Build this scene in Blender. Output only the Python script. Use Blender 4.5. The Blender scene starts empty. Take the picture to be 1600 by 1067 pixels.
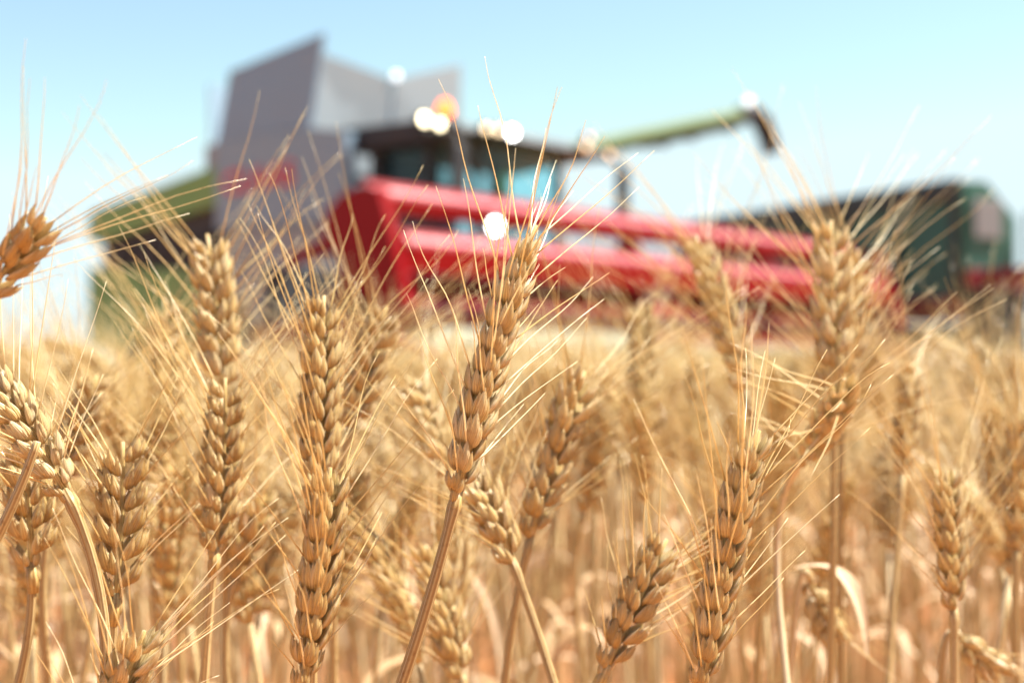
import bpy, bmesh, math, random
import numpy as np
from mathutils import Vector, Matrix, Quaternion

R = math.radians
scene = bpy.context.scene
COL = scene.collection

# ------------------------------------------------------------------ camera
CAM_Z = 0.80
PITCH = R(1.08)
FPX = 50.0 / 36.0 * 1600.0          # focal length in photo pixels
FOCUS = 0.444
cam = bpy.data.cameras.new("camera")
cam.lens = 50
cam.sensor_width = 36
cam.clip_start = 0.02
cam.clip_end = 6000
cam.dof.use_dof = True
cam.dof.focus_distance = FOCUS
cam.dof.aperture_fstop = 8.6
cam.dof.aperture_blades = 0
camo = bpy.data.objects.new("camera", cam)
COL.objects.link(camo)
camo.location = (0, 0, CAM_Z)
camo.rotation_euler = (R(90) + PITCH, 0, 0)
scene.camera = camo

# ------------------------------------------------------------------ light
SUN_AZ = 12.0      # degrees from +X towards +Y
SUN_EL = 57.0
world = bpy.data.worlds.new("World")
scene.world = world
world.use_nodes = True
wn = world.node_tree
bg = wn.nodes["Background"]
sky = wn.nodes.new("ShaderNodeTexSky")
sky.sky_type = 'NISHITA'
sky.sun_disc = False
sky.sun_elevation = R(SUN_EL)
sky.sun_rotation = R(90 - SUN_AZ)
sky.altitude = 200
sky.air_density = 1.0
sky.dust_density = 0.5
sky.ozone_density = 1.0
cap = wn.nodes.new("ShaderNodeMix")          # the pale sky never burns past a light cyan white
cap.data_type = 'RGBA'; cap.blend_type = 'DARKEN'
cap.inputs[0].default_value = 1.0
cap.inputs[7].default_value = (3.4, 4.15, 4.32, 1.0)
wn.links.new(sky.outputs[0], cap.inputs[6])
wn.links.new(cap.outputs[2], bg.inputs[0])
bg.inputs[1].default_value = 0.067
sun = bpy.data.lights.new("sun", 'SUN')
sun.energy = 5.0
sun.angle = R(0.53)
sun.color = (1.0, 0.95, 0.87)
suno = bpy.data.objects.new("sun", sun)
COL.objects.link(suno)
sd = Vector((math.cos(R(SUN_AZ)) * math.cos(R(SUN_EL)), math.sin(R(SUN_AZ)) * math.cos(R(SUN_EL)), math.sin(R(SUN_EL))))
suno.rotation_euler = sd.to_track_quat('Z', 'Y').to_euler()
suno.location = (20, 10, 30)
scene.view_settings.view_transform = 'Standard'
scene.view_settings.look = 'None'
scene.view_settings.exposure = 1.86
scene.view_settings.gamma = 1.0
scene.render.engine = 'CYCLES'
scene.cycles.use_denoising = True
scene.cycles.max_bounces = 8
scene.cycles.transparent_max_bounces = 12
scene.cycles.sample_clamp_indirect = 6.0

# ------------------------------------------------------------------ helpers
def at(px, py, d):
    """photo pixel (1600 wide) at distance d along the view axis -> world point"""
    x = (px - 800) / FPX * d
    y = (533.5 - py) / FPX * d
    c, s = math.cos(PITCH), math.sin(PITCH)
    return Vector((x, d * c - y * s, CAM_Z + d * s + y * c))

def tag(o, label=None, cat=None, group=None, kind=None):
    if label: o["label"] = label
    if cat: o["category"] = cat
    if group: o["group"] = group
    if kind: o["kind"] = kind
    return o

def empty(name, loc=(0, 0, 0), rz=0.0):
    o = bpy.data.objects.new(name, None)
    o.empty_display_size = 0.05
    o.location = loc
    o.rotation_euler = (0, 0, rz)
    COL.objects.link(o)
    return o

def link_mesh(name, me, mat, parent=None):
    o = bpy.data.objects.new(name, me)
    COL.objects.link(o)
    if mat is not None and len(me.materials) == 0:
        me.materials.append(mat)
    if parent is not None:
        o.parent = parent
    return o

def smooth(me):
    me.polygons.foreach_set("use_smooth", [True] * len(me.polygons))

# ------------------------------------------------------------------ materials
def new_mat(name):
    m = bpy.data.materials.new(name)
    m.use_nodes = True
    nt = m.node_tree
    p = nt.nodes["Principled BSDF"]
    return m, nt, p

def N(nt, t, **kw):
    n = nt.nodes.new(t)
    for k, v in kw.items():
        if k.startswith("i_"):
            n.inputs[k[2:].replace("_", " ")].default_value = v
        else:
            setattr(n, k, v)
    return n

def mixrgb(nt, fac, a, b, blend='MIX'):
    n = nt.nodes.new("ShaderNodeMix")
    n.data_type = 'RGBA'
    n.blend_type = blend
    n.clamp_factor = True
    for sock, v in ((n.inputs[0], fac), (n.inputs[6], a), (n.inputs[7], b)):
        if hasattr(v, "links") or isinstance(v, bpy.types.NodeSocket):
            nt.links.new(v, sock)
        elif isinstance(v, (int, float)):
            sock.default_value = v
        else:
            sock.default_value = (*v, 1.0) if len(v) == 3 else v
    return n.outputs[2]

def ramp(nt, fac, stops):
    n = nt.nodes.new("ShaderNodeValToRGB")
    nt.links.new(fac, n.inputs[0])
    cr = n.color_ramp
    while len(cr.elements) < len(stops):
        cr.elements.new(0.5)
    for e, (p, c) in zip(cr.elements, stops):
        e.position = p
        e.color = (*c, 1.0)
    return n.outputs[0]

def attr(nt, name):
    return N(nt, "ShaderNodeAttribute", attribute_name=name).outputs["Fac"]

def straw_material(name, stops, trans, rough, striate=True, spec=0.4):
    m, nt, p = new_mat(name)
    L = nt.links
    var = attr(nt, "var")
    col = ramp(nt, var, stops)
    tc = N(nt, "ShaderNodeTexCoord")
    nz = N(nt, "ShaderNodeTexNoise")
    nz.inputs["Scale"].default_value = 420.0
    nz.inputs["Detail"].default_value = 3.0
    L.new(tc.outputs["Object"], nz.inputs["Vector"])
    spots = ramp(nt, nz.outputs["Fac"], [(0.0, (1, 1, 1)), (0.58, (1, 1, 1)), (0.72, (0.62, 0.48, 0.36))])
    col = mixrgb(nt, 0.7, col, spots, 'MULTIPLY')
    if striate:
        al = attr(nt, "along")
        tipc = ramp(nt, al, [(0.0, (0.78, 0.70, 0.58)), (0.25, (1, 1, 1)), (0.80, (1, 1, 1)), (1.0, (0.80, 0.66, 0.50))])
        col = mixrgb(nt, 0.8, col, tipc, 'MULTIPLY')
        sp = N(nt, "ShaderNodeTexNoise")
        sp.inputs["Scale"].default_value = 1300.0
        L.new(tc.outputs["Object"], sp.inputs["Vector"])
        col = mixrgb(nt, 0.55, col, ramp(nt, sp.outputs["Fac"], [(0.0, (1, 1, 1)), (0.66, (1, 1, 1)), (0.74, (0.40, 0.30, 0.22))]), 'MULTIPLY')
        ar = attr(nt, "around")
        mul = N(nt, "ShaderNodeMath", operation='MULTIPLY')
        L.new(ar, mul.inputs[0]); mul.inputs[1].default_value = 14.0
        sn = N(nt, "ShaderNodeMath", operation='SINE')
        L.new(mul.outputs[0], sn.inputs[0])
        st = N(nt, "ShaderNodeMath", operation='MULTIPLY_ADD')
        L.new(sn.outputs[0], st.inputs[0]); st.inputs[1].default_value = 0.5; st.inputs[2].default_value = 0.5
        col = mixrgb(nt, st.outputs[0], mixrgb(nt, 1.0, col, (0.66, 0.55, 0.43), 'MULTIPLY'), col)
        ed = N(nt, "ShaderNodeMath", operation='SINE')      # pale papery margins
        L.new(ar, ed.inputs[0])
        ab = N(nt, "ShaderNodeMath", operation='POWER'); sq = N(nt, "ShaderNodeMath", operation='ABSOLUTE')
        L.new(ed.outputs[0], sq.inputs[0]); L.new(sq.outputs[0], ab.inputs[0]); ab.inputs[1].default_value = 9.0
        e2 = N(nt, "ShaderNodeMath", operation='MULTIPLY'); L.new(ab.outputs[0], e2.inputs[0]); e2.inputs[1].default_value = 0.5
        col = mixrgb(nt, e2.outputs[0], col, (0.86, 0.77, 0.55))
        bp = N(nt, "ShaderNodeBump")
        bp.inputs["Strength"].default_value = 0.6
        bp.inputs["Distance"].default_value = 0.0003
        L.new(st.outputs[0], bp.inputs["Height"])
        L.new(bp.outputs[0], p.inputs["Normal"])
    L.new(col, p.inputs["Base Color"])
    p.inputs["Roughness"].default_value = rough
    p.inputs["Specular IOR Level"].default_value = spec
    tr = N(nt, "ShaderNodeBsdfTranslucent")
    L.new(mixrgb(nt, 0.35, col, (1.0, 0.93, 0.78)), tr.inputs["Color"])
    mx = N(nt, "ShaderNodeMixShader")
    mx.inputs[0].default_value = trans
    L.new(p.outputs[0], mx.inputs[1]); L.new(tr.outputs[0], mx.inputs[2])
    L.new(mx.outputs[0], nt.nodes["Material Output"].inputs["Surface"])
    return m

HUSK = straw_material("ripe_husk", [(0.0, (0.55, 0.375, 0.125)), (0.35, (0.68, 0.505, 0.195)), (0.7, (0.75, 0.60, 0.275)), (1.0, (0.84, 0.74, 0.45))], 0.42, 0.36, True, 0.55)
AWN = straw_material("awn_bristle", [(0.0, (0.54, 0.385, 0.14)), (0.5, (0.71, 0.55, 0.235)), (1.0, (0.88, 0.81, 0.54))], 0.35, 0.28, False, 0.65)
STEM = straw_material("straw_stem", [(0.0, (0.36, 0.26, 0.125)), (0.5, (0.48, 0.365, 0.17)), (1.0, (0.62, 0.50, 0.26))], 0.12, 0.5, True, 0.3)
LEAF = straw_material("dry_leaf", [(0.0, (0.62, 0.42, 0.20)), (1.0, (0.80, 0.62, 0.36))], 0.45, 0.5, True, 0.4)

def paint(name, color, rough=0.35, metal=0.0, coat=0.0, dirt=0.25, dirtcol=(0.32, 0.25, 0.17), scale=3.0):
    m, nt, p = new_mat(name)
    tc = N(nt, "ShaderNodeTexCoord")
    nz = N(nt, "ShaderNodeTexNoise")
    nz.inputs["Scale"].default_value = scale
    nz.inputs["Detail"].default_value = 6
    nt.links.new(tc.outputs["Object"], nz.inputs["Vector"])
    f = N(nt, "ShaderNodeMapRange")
    f.inputs[1].default_value = 0.42; f.inputs[2].default_value = 0.75
    f.inputs[3].default_value = 0.0; f.inputs[4].default_value = dirt
    nt.links.new(nz.outputs["Fac"], f.inputs[0])
    nt.links.new(mixrgb(nt, f.outputs[0], color, dirtcol), p.inputs["Base Color"])
    rr = N(nt, "ShaderNodeMapRange")
    rr.inputs[3].default_value = rough * 0.85; rr.inputs[4].default_value = min(1, rough * 1.35)
    nt.links.new(nz.outputs["Fac"], rr.inputs[0])
    nt.links.new(rr.outputs[0], p.inputs["Roughness"])
    p.inputs["Metallic"].default_value = metal
    p.inputs["Coat Weight"].default_value = coat
    p.inputs["Coat Roughness"].default_value = 0.12
    return m

M_GREY = paint("grey_panel_paint", (0.155, 0.235, 0.305), 0.5, dirt=0.05)
M_LIGHT = paint("pale_grey_panel", (0.185, 0.215, 0.235), 0.5, dirt=0.06)
M_GREEN = paint("seed_green_paint", (0.115, 0.245, 0.075), 0.65)
M_OLIVE = paint("olive_pipe_paint", (0.062, 0.108, 0.030), 0.7, dirt=0.1)
M_RED = paint("red_reel_paint", (0.16, 0.0003, 0.0016), 0.30, dirt=0.015)
M_RED.node_tree.nodes["Principled BSDF"].inputs["Specular IOR Level"].default_value = 0.10
M_LETTER = paint("red_lettering", (0.42, 0.012, 0.03), 0.45, dirt=0.05)
M_DARK = paint("dark_machinery", (0.010, 0.010, 0.013), 0.6, dirt=0.04)
M_BLACK = paint("black_rubber", (0.012, 0.012, 0.016), 0.8, dirt=0.15, dirtcol=(0.10, 0.08, 0.06))
M_STEEL = paint("worn_steel", (0.62, 0.60, 0.56), 0.30, metal=0.7, dirt=0.25)
M_SHEEN = paint("pale_red_sheen", (0.36, 0.085, 0.095), 0.32, metal=0.25, dirt=0.1)  # pale red with the bars' pinkish highlight put into the colour
M_WHITE = paint("white_sheet_metal", (0.36, 0.41, 0.33), 0.45, dirt=0.2)
M_TRAIL = paint("trailer_green_paint", (0.007, 0.080, 0.053), 0.45, coat=0.1, dirt=0.05)
M_TRAILD = paint("trailer_dark_rim", (0.010, 0.018, 0.018), 0.5, dirt=0.05)
M_TRED = paint("trailer_red_paint", (0.16, 0.006, 0.012), 0.45, dirt=0.05)
M_SEAT = paint("seat_cloth", (0.05, 0.055, 0.08), 0.9)
M_NAVY = paint("cab_lining", (0.010, 0.016, 0.036), 0.7)

def glass_mat():
    m, nt, p = new_mat("tinted_cab_glass")
    tr = N(nt, "ShaderNodeBsdfTransparent"); tr.inputs[0].default_value = (0.80, 0.95, 0.97, 1)
    gl = N(nt, "ShaderNodeBsdfGlossy"); gl.inputs["Roughness"].default_value = 0.04
    lw = N(nt, "ShaderNodeLayerWeight"); lw.inputs[0].default_value = 0.25
    fr = N(nt, "ShaderNodeMath", operation='MULTIPLY_ADD')
    nt.links.new(lw.outputs["Facing"], fr.inputs[0]); fr.inputs[1].default_value = 0.09; fr.inputs[2].default_value = 0.008
    mx = N(nt, "ShaderNodeMixShader")
    nt.links.new(fr.outputs[0], mx.inputs[0])
    nt.links.new(tr.outputs[0], mx.inputs[1]); nt.links.new(gl.outputs[0], mx.inputs[2])
    nt.links.new(mx.outputs[0], nt.nodes["Material Output"].inputs["Surface"])
    return m
M_GLASS = glass_mat()

def lamp_mat(name, col, strength):
    m, nt, p = new_mat(name)
    p.inputs["Base Color"].default_value = (*col, 1)
    p.inputs["Emission Color"].default_value = (*col, 1)
    p.inputs["Emission Strength"].default_value = strength
    return m
L_WARM = lamp_mat("lit_warm_lamp", (1.0, 0.86, 0.55), 3.0)
L_CREAM = lamp_mat("lit_cream_lamp", (1.0, 0.78, 0.48), 0.85)
L_WHITE = lamp_mat("lit_white_lamp", (1.0, 0.98, 0.94), 7)
L_ORANGE = lamp_mat("lit_orange_beacon", (1.0, 0.13, 0.0), 1.5)
L_DIM = lamp_mat("dim_amber_lamp", (1.0, 0.62, 0.36), 0.6)

def soil_mat():
    m, nt, p = new_mat("red_soil")
    tc = N(nt, "ShaderNodeTexCoord")
    n1 = N(nt, "ShaderNodeTexNoise"); n1.inputs["Scale"].default_value = 9; n1.inputs["Detail"].default_value = 8
    n2 = N(nt, "ShaderNodeTexNoise"); n2.inputs["Scale"].default_value = 70; n2.inputs["Detail"].default_value = 4
    nt.links.new(tc.outputs["Object"], n1.inputs["Vector"]); nt.links.new(tc.outputs["Object"], n2.inputs["Vector"])
    c = ramp(nt, n1.outputs["Fac"], [(0.3, (0.35, 0.125, 0.038)), (0.5, (0.44, 0.170, 0.055)), (0.72, (0.50, 0.235, 0.085))])
    c = mixrgb(nt, 0.5, c, ramp(nt, n2.outputs["Fac"], [(0.35, (0.6, 0.55, 0.5)), (0.6, (1, 1, 1))]), 'MULTIPLY')
    nt.links.new(c, p.inputs["Base Color"])
    p.inputs["Roughness"].default_value = 0.95
    b = N(nt, "ShaderNodeBump"); b.inputs["Strength"].default_value = 0.8; b.inputs["Distance"].default_value = 0.02
    nt.links.new(n1.outputs["Fac"], b.inputs["Height"]); nt.links.new(b.outputs[0], p.inputs["Normal"])
    return m
M_SOIL = soil_mat()

# ------------------------------------------------------------------ ground
gm = bpy.data.meshes.new("field_soil")
gm.from_pydata([(-3000, -600, 0), (3000, -600, 0), (3000, 5000, 0), (-3000, 5000, 0)], [], [(0, 1, 2, 3)])
tag(link_mesh("ground", gm, M_SOIL), kind="structure")

# ------------------------------------------------------------------ mesh builder (machines)
class MB:
    def __init__(self):
        self.bm = bmesh.new()
    def box(self, a, b, bev=0.0):
        a, b = Vector(a), Vector(b)
        lo = Vector([min(a[i], b[i]) for i in range(3)]); hi = Vector([max(a[i], b[i]) for i in range(3)])
        r = bmesh.ops.create_cube(self.bm, size=1.0)
        vs = r["verts"]
        for v in vs:
            v.co = Vector([lo[i] + (v.co[i] + 0.5) * (hi[i] - lo[i]) for i in range(3)])
        if bev > 0:
            es = list({e for v in vs for e in v.link_edges})
            bmesh.ops.bevel(self.bm, geom=es, offset=bev, segments=2, affect='EDGES', profile=0.5)
        return self
    def plate(self, pts, thick):
        """planar polygon thickened along its normal (both ways)"""
        pts = [Vector(p) for p in pts]
        n = Vector((0, 0, 0))
        for i in range(len(pts)):
            n += (pts[i] - pts[0]).cross(pts[(i + 1) % len(pts)] - pts[0])
        n.normalize()
        a = [self.bm.verts.new(p + n * thick / 2) for p in pts]
        b = [self.bm.verts.new(p - n * thick / 2) for p in pts]
        self.bm.faces.new(a); self.bm.faces.new(b[::-1])
        k = len(pts)
        for i in range(k):
            self.bm.faces.new((a[i], b[i], b[(i + 1) % k], a[(i + 1) % k]))
        return self
    def prism_x(self, prof, x0, x1):
        """profile [(y,z)] swept from x0 to x1"""
        a = [self.bm.verts.new((x0, y, z)) for y, z in prof]
        b = [self.bm.verts.new((x1, y, z)) for y, z in prof]
        self.bm.faces.new(a); self.bm.faces.new(b[::-1])
        k = len(prof)
        for i in range(k):
            self.bm.faces.new((a[i], b[i], b[(i + 1) % k], a[(i + 1) % k]))
        return self
    def tube(self, path, rad, seg=14, caps=True):
        path = [Vector(p) for p in path]
        rads = rad if isinstance(rad, (list, tuple)) else [rad] * len(path)
        rings = []
        t0 = (path[1] - path[0]).normalized()
        up = Vector((0, 0, 1)) if abs(t0.z) < 0.9 else Vector((1, 0, 0))
        s = t0.cross(up).normalized()
        for i, p in enumerate(path):
            t = (path[min(i + 1, len(path) - 1)] - path[max(i - 1, 0)]).normalized()
            s = (s - t * s.dot(t)).normalized(); b = t.cross(s)
            rings.append([self.bm.verts.new(p + (s * math.cos(2 * math.pi * j / seg) + b * math.sin(2 * math.pi * j / seg)) * rads[i]) for j in range(seg)])
        for i in range(len(rings) - 1):
            for j in range(seg):
                self.bm.faces.new((rings[i][j], rings[i][(j + 1) % seg], rings[i + 1][(j + 1) % seg], rings[i + 1][j]))
        if caps:
            self.bm.faces.new(rings[0][::-1]); self.bm.faces.new(rings[-1])
        return self
    def lathe_x(self, prof, cx, cy, cz, seg=40):
        """closed profile [(x offset, radius)] revolved about the x axis"""
        rings = []
        for j in range(seg):
            a = 2 * math.pi * j / seg
            rings.append([self.bm.verts.new((cx + x, cy + r * math.cos(a), cz + r * math.sin(a))) for x, r in prof])
        k = len(prof)
        for j in range(seg):
            A, B = rings[j], rings[(j + 1) % seg]
            for i in range(k):
                self.bm.faces.new((A[i], A[(i + 1) % k], B[(i + 1) % k], B[i]))
        return self
    def sphere(self, c, r, sz=1.0):
        bmesh.ops.create_uvsphere(self.bm, u_segments=20, v_segments=12, radius=r, matrix=Matrix.Translation(c) @ Matrix.Diagonal((1, 1, sz, 1)))
        return self
    def build(self, name, mat, parent, sm=False):
        bmesh.ops.recalc_face_normals(self.bm, faces=self.bm.faces)
        me = bpy.data.meshes.new(name)
        self.bm.to_mesh(me); self.bm.free()
        if sm:
            smooth(me)
            try: me.set_sharp_from_angle(angle=R(40))
            except Exception: pass
        return link_mesh(name, me, mat, parent)

# ------------------------------------------------------------------ combine harvester
# local axes: x = towards the machine's right (the side nearer the camera), y = driving direction, z up
CO = Vector((1.8, 15.7, 0.0))
cu = Vector((0.66, 0.751, 0)).normalized()
CRZ = math.atan2(-cu.y, -cu.x)
comb = empty("combine_harvester", CO, CRZ)
tag(comb, "grey and green combine harvester with red reel, lit roof lamps and raised unloading pipe", "combine harvester")

# body
MB().box((-1.5, -9.0, 1.15), (1.45, -3.7, 2.0), 0.05).box((0.2, -5.0, 1.995), (1.45, -3.70, 3.0), 0.02).box((-1.5, -9.0, 1.997), (1.45, -5.01, 3.0), 0.02).build("chassis", M_DARK, comb)
b = MB()
b.prism_x([(-6.15, 2.62), (-3.62, 2.55), (-3.62, 3.62), (-4.3, 3.74), (-6.15, 3.78)], 1.452, 1.60)
sp = b.build("side_panel", M_GREY, comb)
cu_txt = bpy.data.curves.new("lettering", 'FONT')
cu_txt.body = "CLAAS"
cu_txt.size = 0.44
cu_txt.extrude = 0.006
cu_txt.offset = 0.012
tmp = bpy.data.objects.new("tmp_text", cu_txt)
COL.objects.link(tmp)
bpy.context.view_layer.update()
tme = bpy.data.meshes.new_from_object(tmp.evaluated_get(bpy.context.evaluated_depsgraph_get()))
bpy.data.objects.remove(tmp)
xs = [v.co.x for v in tme.vertices]
sc = 1.42 / (max(xs) - min(xs))
for v in tme.vertices:
    x, y, z = v.co
    v.co = (1.607 + z, -5.98 + (x - min(xs)) * sc, 3.05 + y * 0.95 + x * sc * 0.02)
tme.materials.clear()
link_mesh("lettering", tme, M_LETTER, sp)
MB().prism_x([(-5.4, 1.35), (-3.9, 1.35), (-3.62, 1.9), (-3.62, 2.53), (-6.0, 2.60), (-6.0, 1.9)], 1.453, 1.56).build("lower_side_panel", M_LIGHT, comb)
MB().prism_x([(-6.17, 2.95), (-6.17, 3.46), (-9.15, 3.06), (-9.25, 2.72), (-9.0, 2.62)], -1.45, 1.56).build("rear_hood", M_GREEN, comb)
MB().prism_x([(-9.2, 1.1), (-6.6, 1.2), (-6.35, 2.1), (-9.2, 2.25)], 1.453, 1.55).build("rear_side_panel", M_GREEN, comb)
g = MB()
g.box((1.452, -8.7, 2.27), (1.50, -6.4, 2.60))
for i in range(9):
    g.box((1.50, -8.6 + i * 0.25, 2.29), (1.53, -8.5 + i * 0.25, 2.58))
g.build("air_intake_grille", M_DARK, comb)
MB().box((-1.2, -9.45, 1.0), (1.2, -9.02, 2.55), 0.06).build("straw_chopper", M_DARK, comb)

# grain tank with its opened flaps
tk = MB().box((-1.44, -6.6, 3.0), (1.44, -4.62, 3.78), 0.02).build("grain_tank", M_LIGHT, comb)
def flap(name, pts, mat):
    f = MB().plate(pts, 0.045)
    return f.build(name, mat, tk)
flap("tank_flap", [(1.55, -4.30, 3.76), (1.55, -6.15, 3.79), (1.46, -6.02, 4.68), (1.46, -4.16, 4.90)], M_GREY)
flap("tank_flap", [(-1.45, -4.62, 3.76), (-1.45, -6.15, 3.79), (-1.40, -6.02, 4.75), (-1.40, -4.62, 4.98)], M_GREY)
MB().plate([(1.45, -4.60, 3.3), (1.45, -4.60, 4.80), (0.03, -4.50, 4.60), (0.03, -4.60, 3.3)], 0.04).build("tank_flap", M_LIGHT, tk)
MB().plate([(-0.03, -4.60, 3.3), (-0.03, -4.50, 4.60), (-1.36, -4.55, 5.02), (-1.36, -4.60, 3.3)], 0.04).build("tank_flap", M_LIGHT, tk)
flap("tank_flap", [(1.42, -6.5, 3.78), (-1.42, -6.5, 3.78), (-1.35, -6.62, 4.6), (1.35, -6.62, 4.6)], M_GREY)
lb = MB().sphere((-0.03, -4.46, 4.64), 0.05).build("tank_glint", lamp_mat("pale_tank_glint", (0.92, 0.96, 1.0), 0.42), tk, True)  # glowing ball added to imitate a glint on the flap edge

# cab
cab = MB()
cab.box((-0.8, -3.62, 1.75), (1.22, -2.2, 2.02), 0.03)
cab.box((0.12, -3.60, 2.0), (1.22, -3.50, 3.38))
cab.build("cab", M_NAVY, comb)
cabo = [o for o in COL.objects if o.name == "cab"][0]
for pts in ([(1.20, -3.52), (1.20, -2.62)], [(1.20, -2.62), (0.86, -2.2)], [(0.86, -2.2), (-0.62, -2.2)], [(-0.62, -2.2), (-0.80, -2.4)], [(-0.80, -2.4), (-0.80, -3.46)], [(-0.78, -3.53), (0.11, -3.53)]):
    (x0, y0), (x1, y1) = pts
    MB().plate([(x0, y0, 2.03), (x1, y1, 2.03), (x1, y1, 3.36), (x0, y0, 3.36)], 0.012).build("cab_window", M_GLASS, cabo)
for (x, y, r) in ((1.20, -2.62, 0.06), (0.86, -2.19, 0.05), (-0.70, -2.25, 0.06), (-0.82, -3.44, 0.07), (1.21, -3.48, 0.08)):
    MB().tube([(x, y, 2.0), (x, y, 3.42)], r, 10).build("cab_pillar", M_DARK, cabo)
st = MB()
st.box((0.1, -3.2, 2.03), (0.6, -2.75, 2.32), 0.05).box((0.1, -3.35, 2.32), (0.6, -3.2, 2.98), 0.05)
st.build("operator_seat", M_SEAT, cabo)
sw = MB()
ring = [(0.35 + 0.19 * math.cos(a), -2.52 + 0.16 * math.sin(a), 2.62 + 0.10 * math.sin(a)) for a in [2 * math.pi * i / 20 for i in range(21)]]
sw.tube(ring, 0.018, 8).tube([(0.35, -2.42, 2.03), (0.35, -2.52, 2.62)], 0.035, 8)
sw.build("steering_wheel", M_BLACK, cabo)
MB().box((-0.45, -2.62, 2.50), (-0.08, -2.52, 2.78), 0.02).build("monitor", M_DARK, cabo)
rf = MB().prism_x([(-3.9, 3.42), (-2.12, 3.42), (-1.92, 3.48), (-2.0, 3.57), (-2.5, 3.66), (-3.9, 3.70)], -1.28, 1.40).build("cab_roof", M_DARK, comb)
def lamp(x, y, z, r, mat, name="work_lamp"):
    o = MB().tube([(x, y - 0.11, z), (x, y - 0.02, z)], [r * 0.7, r * 1.05], 16).build(name, M_BLACK, rf, True)
    MB().tube([(x, y - 0.018, z), (x, y + 0.004, z)], [r * .65, r * 0.5], 16).build("lens", mat, o, True)
MB().tube([(1.3, -2.12, 3.45), (1.95, -2.12, 3.45)], 0.03, 8).build("lamp_bracket", M_DARK, rf)
lamp(1.84, -2.05, 3.55, 0.090, L_WARM)
lamp(1.60, -2.05, 3.53, 0.075, L_WARM)
lamp(1.07, -1.83, 3.52, 0.070, L_CREAM)
lamp(0.86, -1.83, 3.53, 0.075, L_CREAM)
lamp(0.62, -1.83, 3.53, 0.085, L_WHITE)
lamp(-0.76, -1.83, 3.52, 0.070, L_DIM)
lamp(-0.82, -1.83, 3.66, 0.060, lamp_mat("pale_pink_lamp", (1.0, 0.72, 0.70), 0.6))
lamp(-1.24, -1.83, 3.48, 0.065, L_DIM)
be = MB().tube([(1.36, -2.22, 3.56), (1.36, -2.22, 3.68)], 0.05, 12).build("beacon", M_BLACK, rf, True)
MB().tube([(1.36, -2.22, 3.68), (1.36, -2.22, 3.76), (1.36, -2.22, 3.84)], [0.085, 0.08, 0.04], 16).build("lens", L_ORANGE, be, True)
# mirrors
for sx, top in ((-1, 3.42), (1, 3.36)):
    x = -1.38 if sx < 0 else 1.62
    m = MB().tube([(x + 0.12 * sx * -1, -2.05, 3.46), (x, -1.8, 3.40), (x, -1.75, top - 0.1)], 0.03, 8).build("mirror_arm", M_DARK, comb)
    MB().box((x - 0.10, -1.80, top - 0.75), (x + 0.10, -1.70, top - 0.08), 0.03).build("mirror", M_DARK, m)
# ladder and platform beside the cab
l = MB()
for yy in (-3.5, -2.9):
    l.tube([(1.75, yy, 0.6), (1.62, yy, 2.0)], 0.025, 8)
for i in range(5):
    l.tube([(1.74 - i * 0.025, -3.5, 0.75 + i * 0.28), (1.74 - i * 0.025, -2.9, 0.75 + i * 0.28)], 0.02, 8)
l.build("ladder", M_DARK, comb)
# unloading pipe
a0 = Vector((-1.55, -4.0, 3.55)); a1 = Vector((-3.0, -3.75, 3.92)); a2 = Vector((-6.71, -3.2, 4.90))
au = MB().tube([a0 + Vector((0, 0, -0.9)), a0, a1, a2], [0.17, 0.17, 0.14, 0.13], 18).build("unloading_pipe", M_OLIVE, comb, True)
MB().tube([a2 + Vector((0.25, -0.03, -0.05)), a2 + Vector((-0.12, 0.01, 0.02)), a2 + Vector((-0.34, 0.04, -0.11)), a2 + Vector((-0.50, 0.07, -0.40)), a2 + Vector((-0.54, 0.08, -0.60))], [0.15, 0.165, 0.165, 0.155, 0.14], 16).build("spout", M_BLACK, au, True)
s_ = MB()
for f in (0.45, 0.62, 0.85):
    p = a1.lerp(a2, f); s_.box(p + Vector((-0.12, -0.05, -0.20)), p + Vector((0.12, 0.05, -0.10)))
s_.tube([a1.lerp(a2, .35) + Vector((0, 0, -.16)), a1.lerp(a2, .95) + Vector((0, 0, -.16))], 0.025, 8)
s_.build("hose_clamp", M_DARK, au)
pl = MB().sphere(a2 + Vector((0.05, 0.02, 0.19)), 0.06).build("pipe_glint", lamp_mat("pale_pipe_glint", (0.95, 1.0, 1.0), 0.6), au, True)  # glowing ball added to stand for a white glint at the pipe's end
# wheels
def wheel(x, y, rad, w, rimr, mat, root, name="wheel", sgn=1):
    e = empty(name); e.parent = root
    h = w / 2
    t = MB().lathe_x([(-h * .8, rimr), (-h, rad * .80), (-h * .85, rad * .97), (-h * .5, rad), (h * .5, rad), (h * .85, rad * .97), (h, rad * .80), (h * .8, rimr)], x, y, rad, 44)
    for i in range(26):
        a = 2 * math.pi * i / 26
        for s in (-1, 1):
            c = Vector((x + s * h * .45, y + math.cos(a + s * .06) * rad, rad + math.sin(a + s * .06) * rad))
            r = bmesh.ops.create_cube(t.bm, size=1.0)
            mtx = Matrix.Translation(c) @ Matrix.Rotation(a, 4, 'X') @ Matrix.Rotation(s * 0.5, 4, 'Y') @ Matrix.Diagonal((h * .95, 0.07, 0.05, 1))
            bmesh.ops.transform(t.bm, matrix=mtx, verts=r["verts"])
    t.build("tyre", M_BLACK, e)
    MB().lathe_x([(-h * .8, rimr * .99), (h * .75 * sgn, rimr * .99), (h * .60 * sgn, rimr * .88), (h * .20 * sgn, rimr * .60), (h * .35 * sgn, rimr * .30), (h * .35 * sgn, 0.02), (-h * .3 * sgn, 0.02), (-h * .3 * sgn, rimr * .8)], x, y, rad, 36).build("rim", mat, e, True)
    return e
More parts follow.
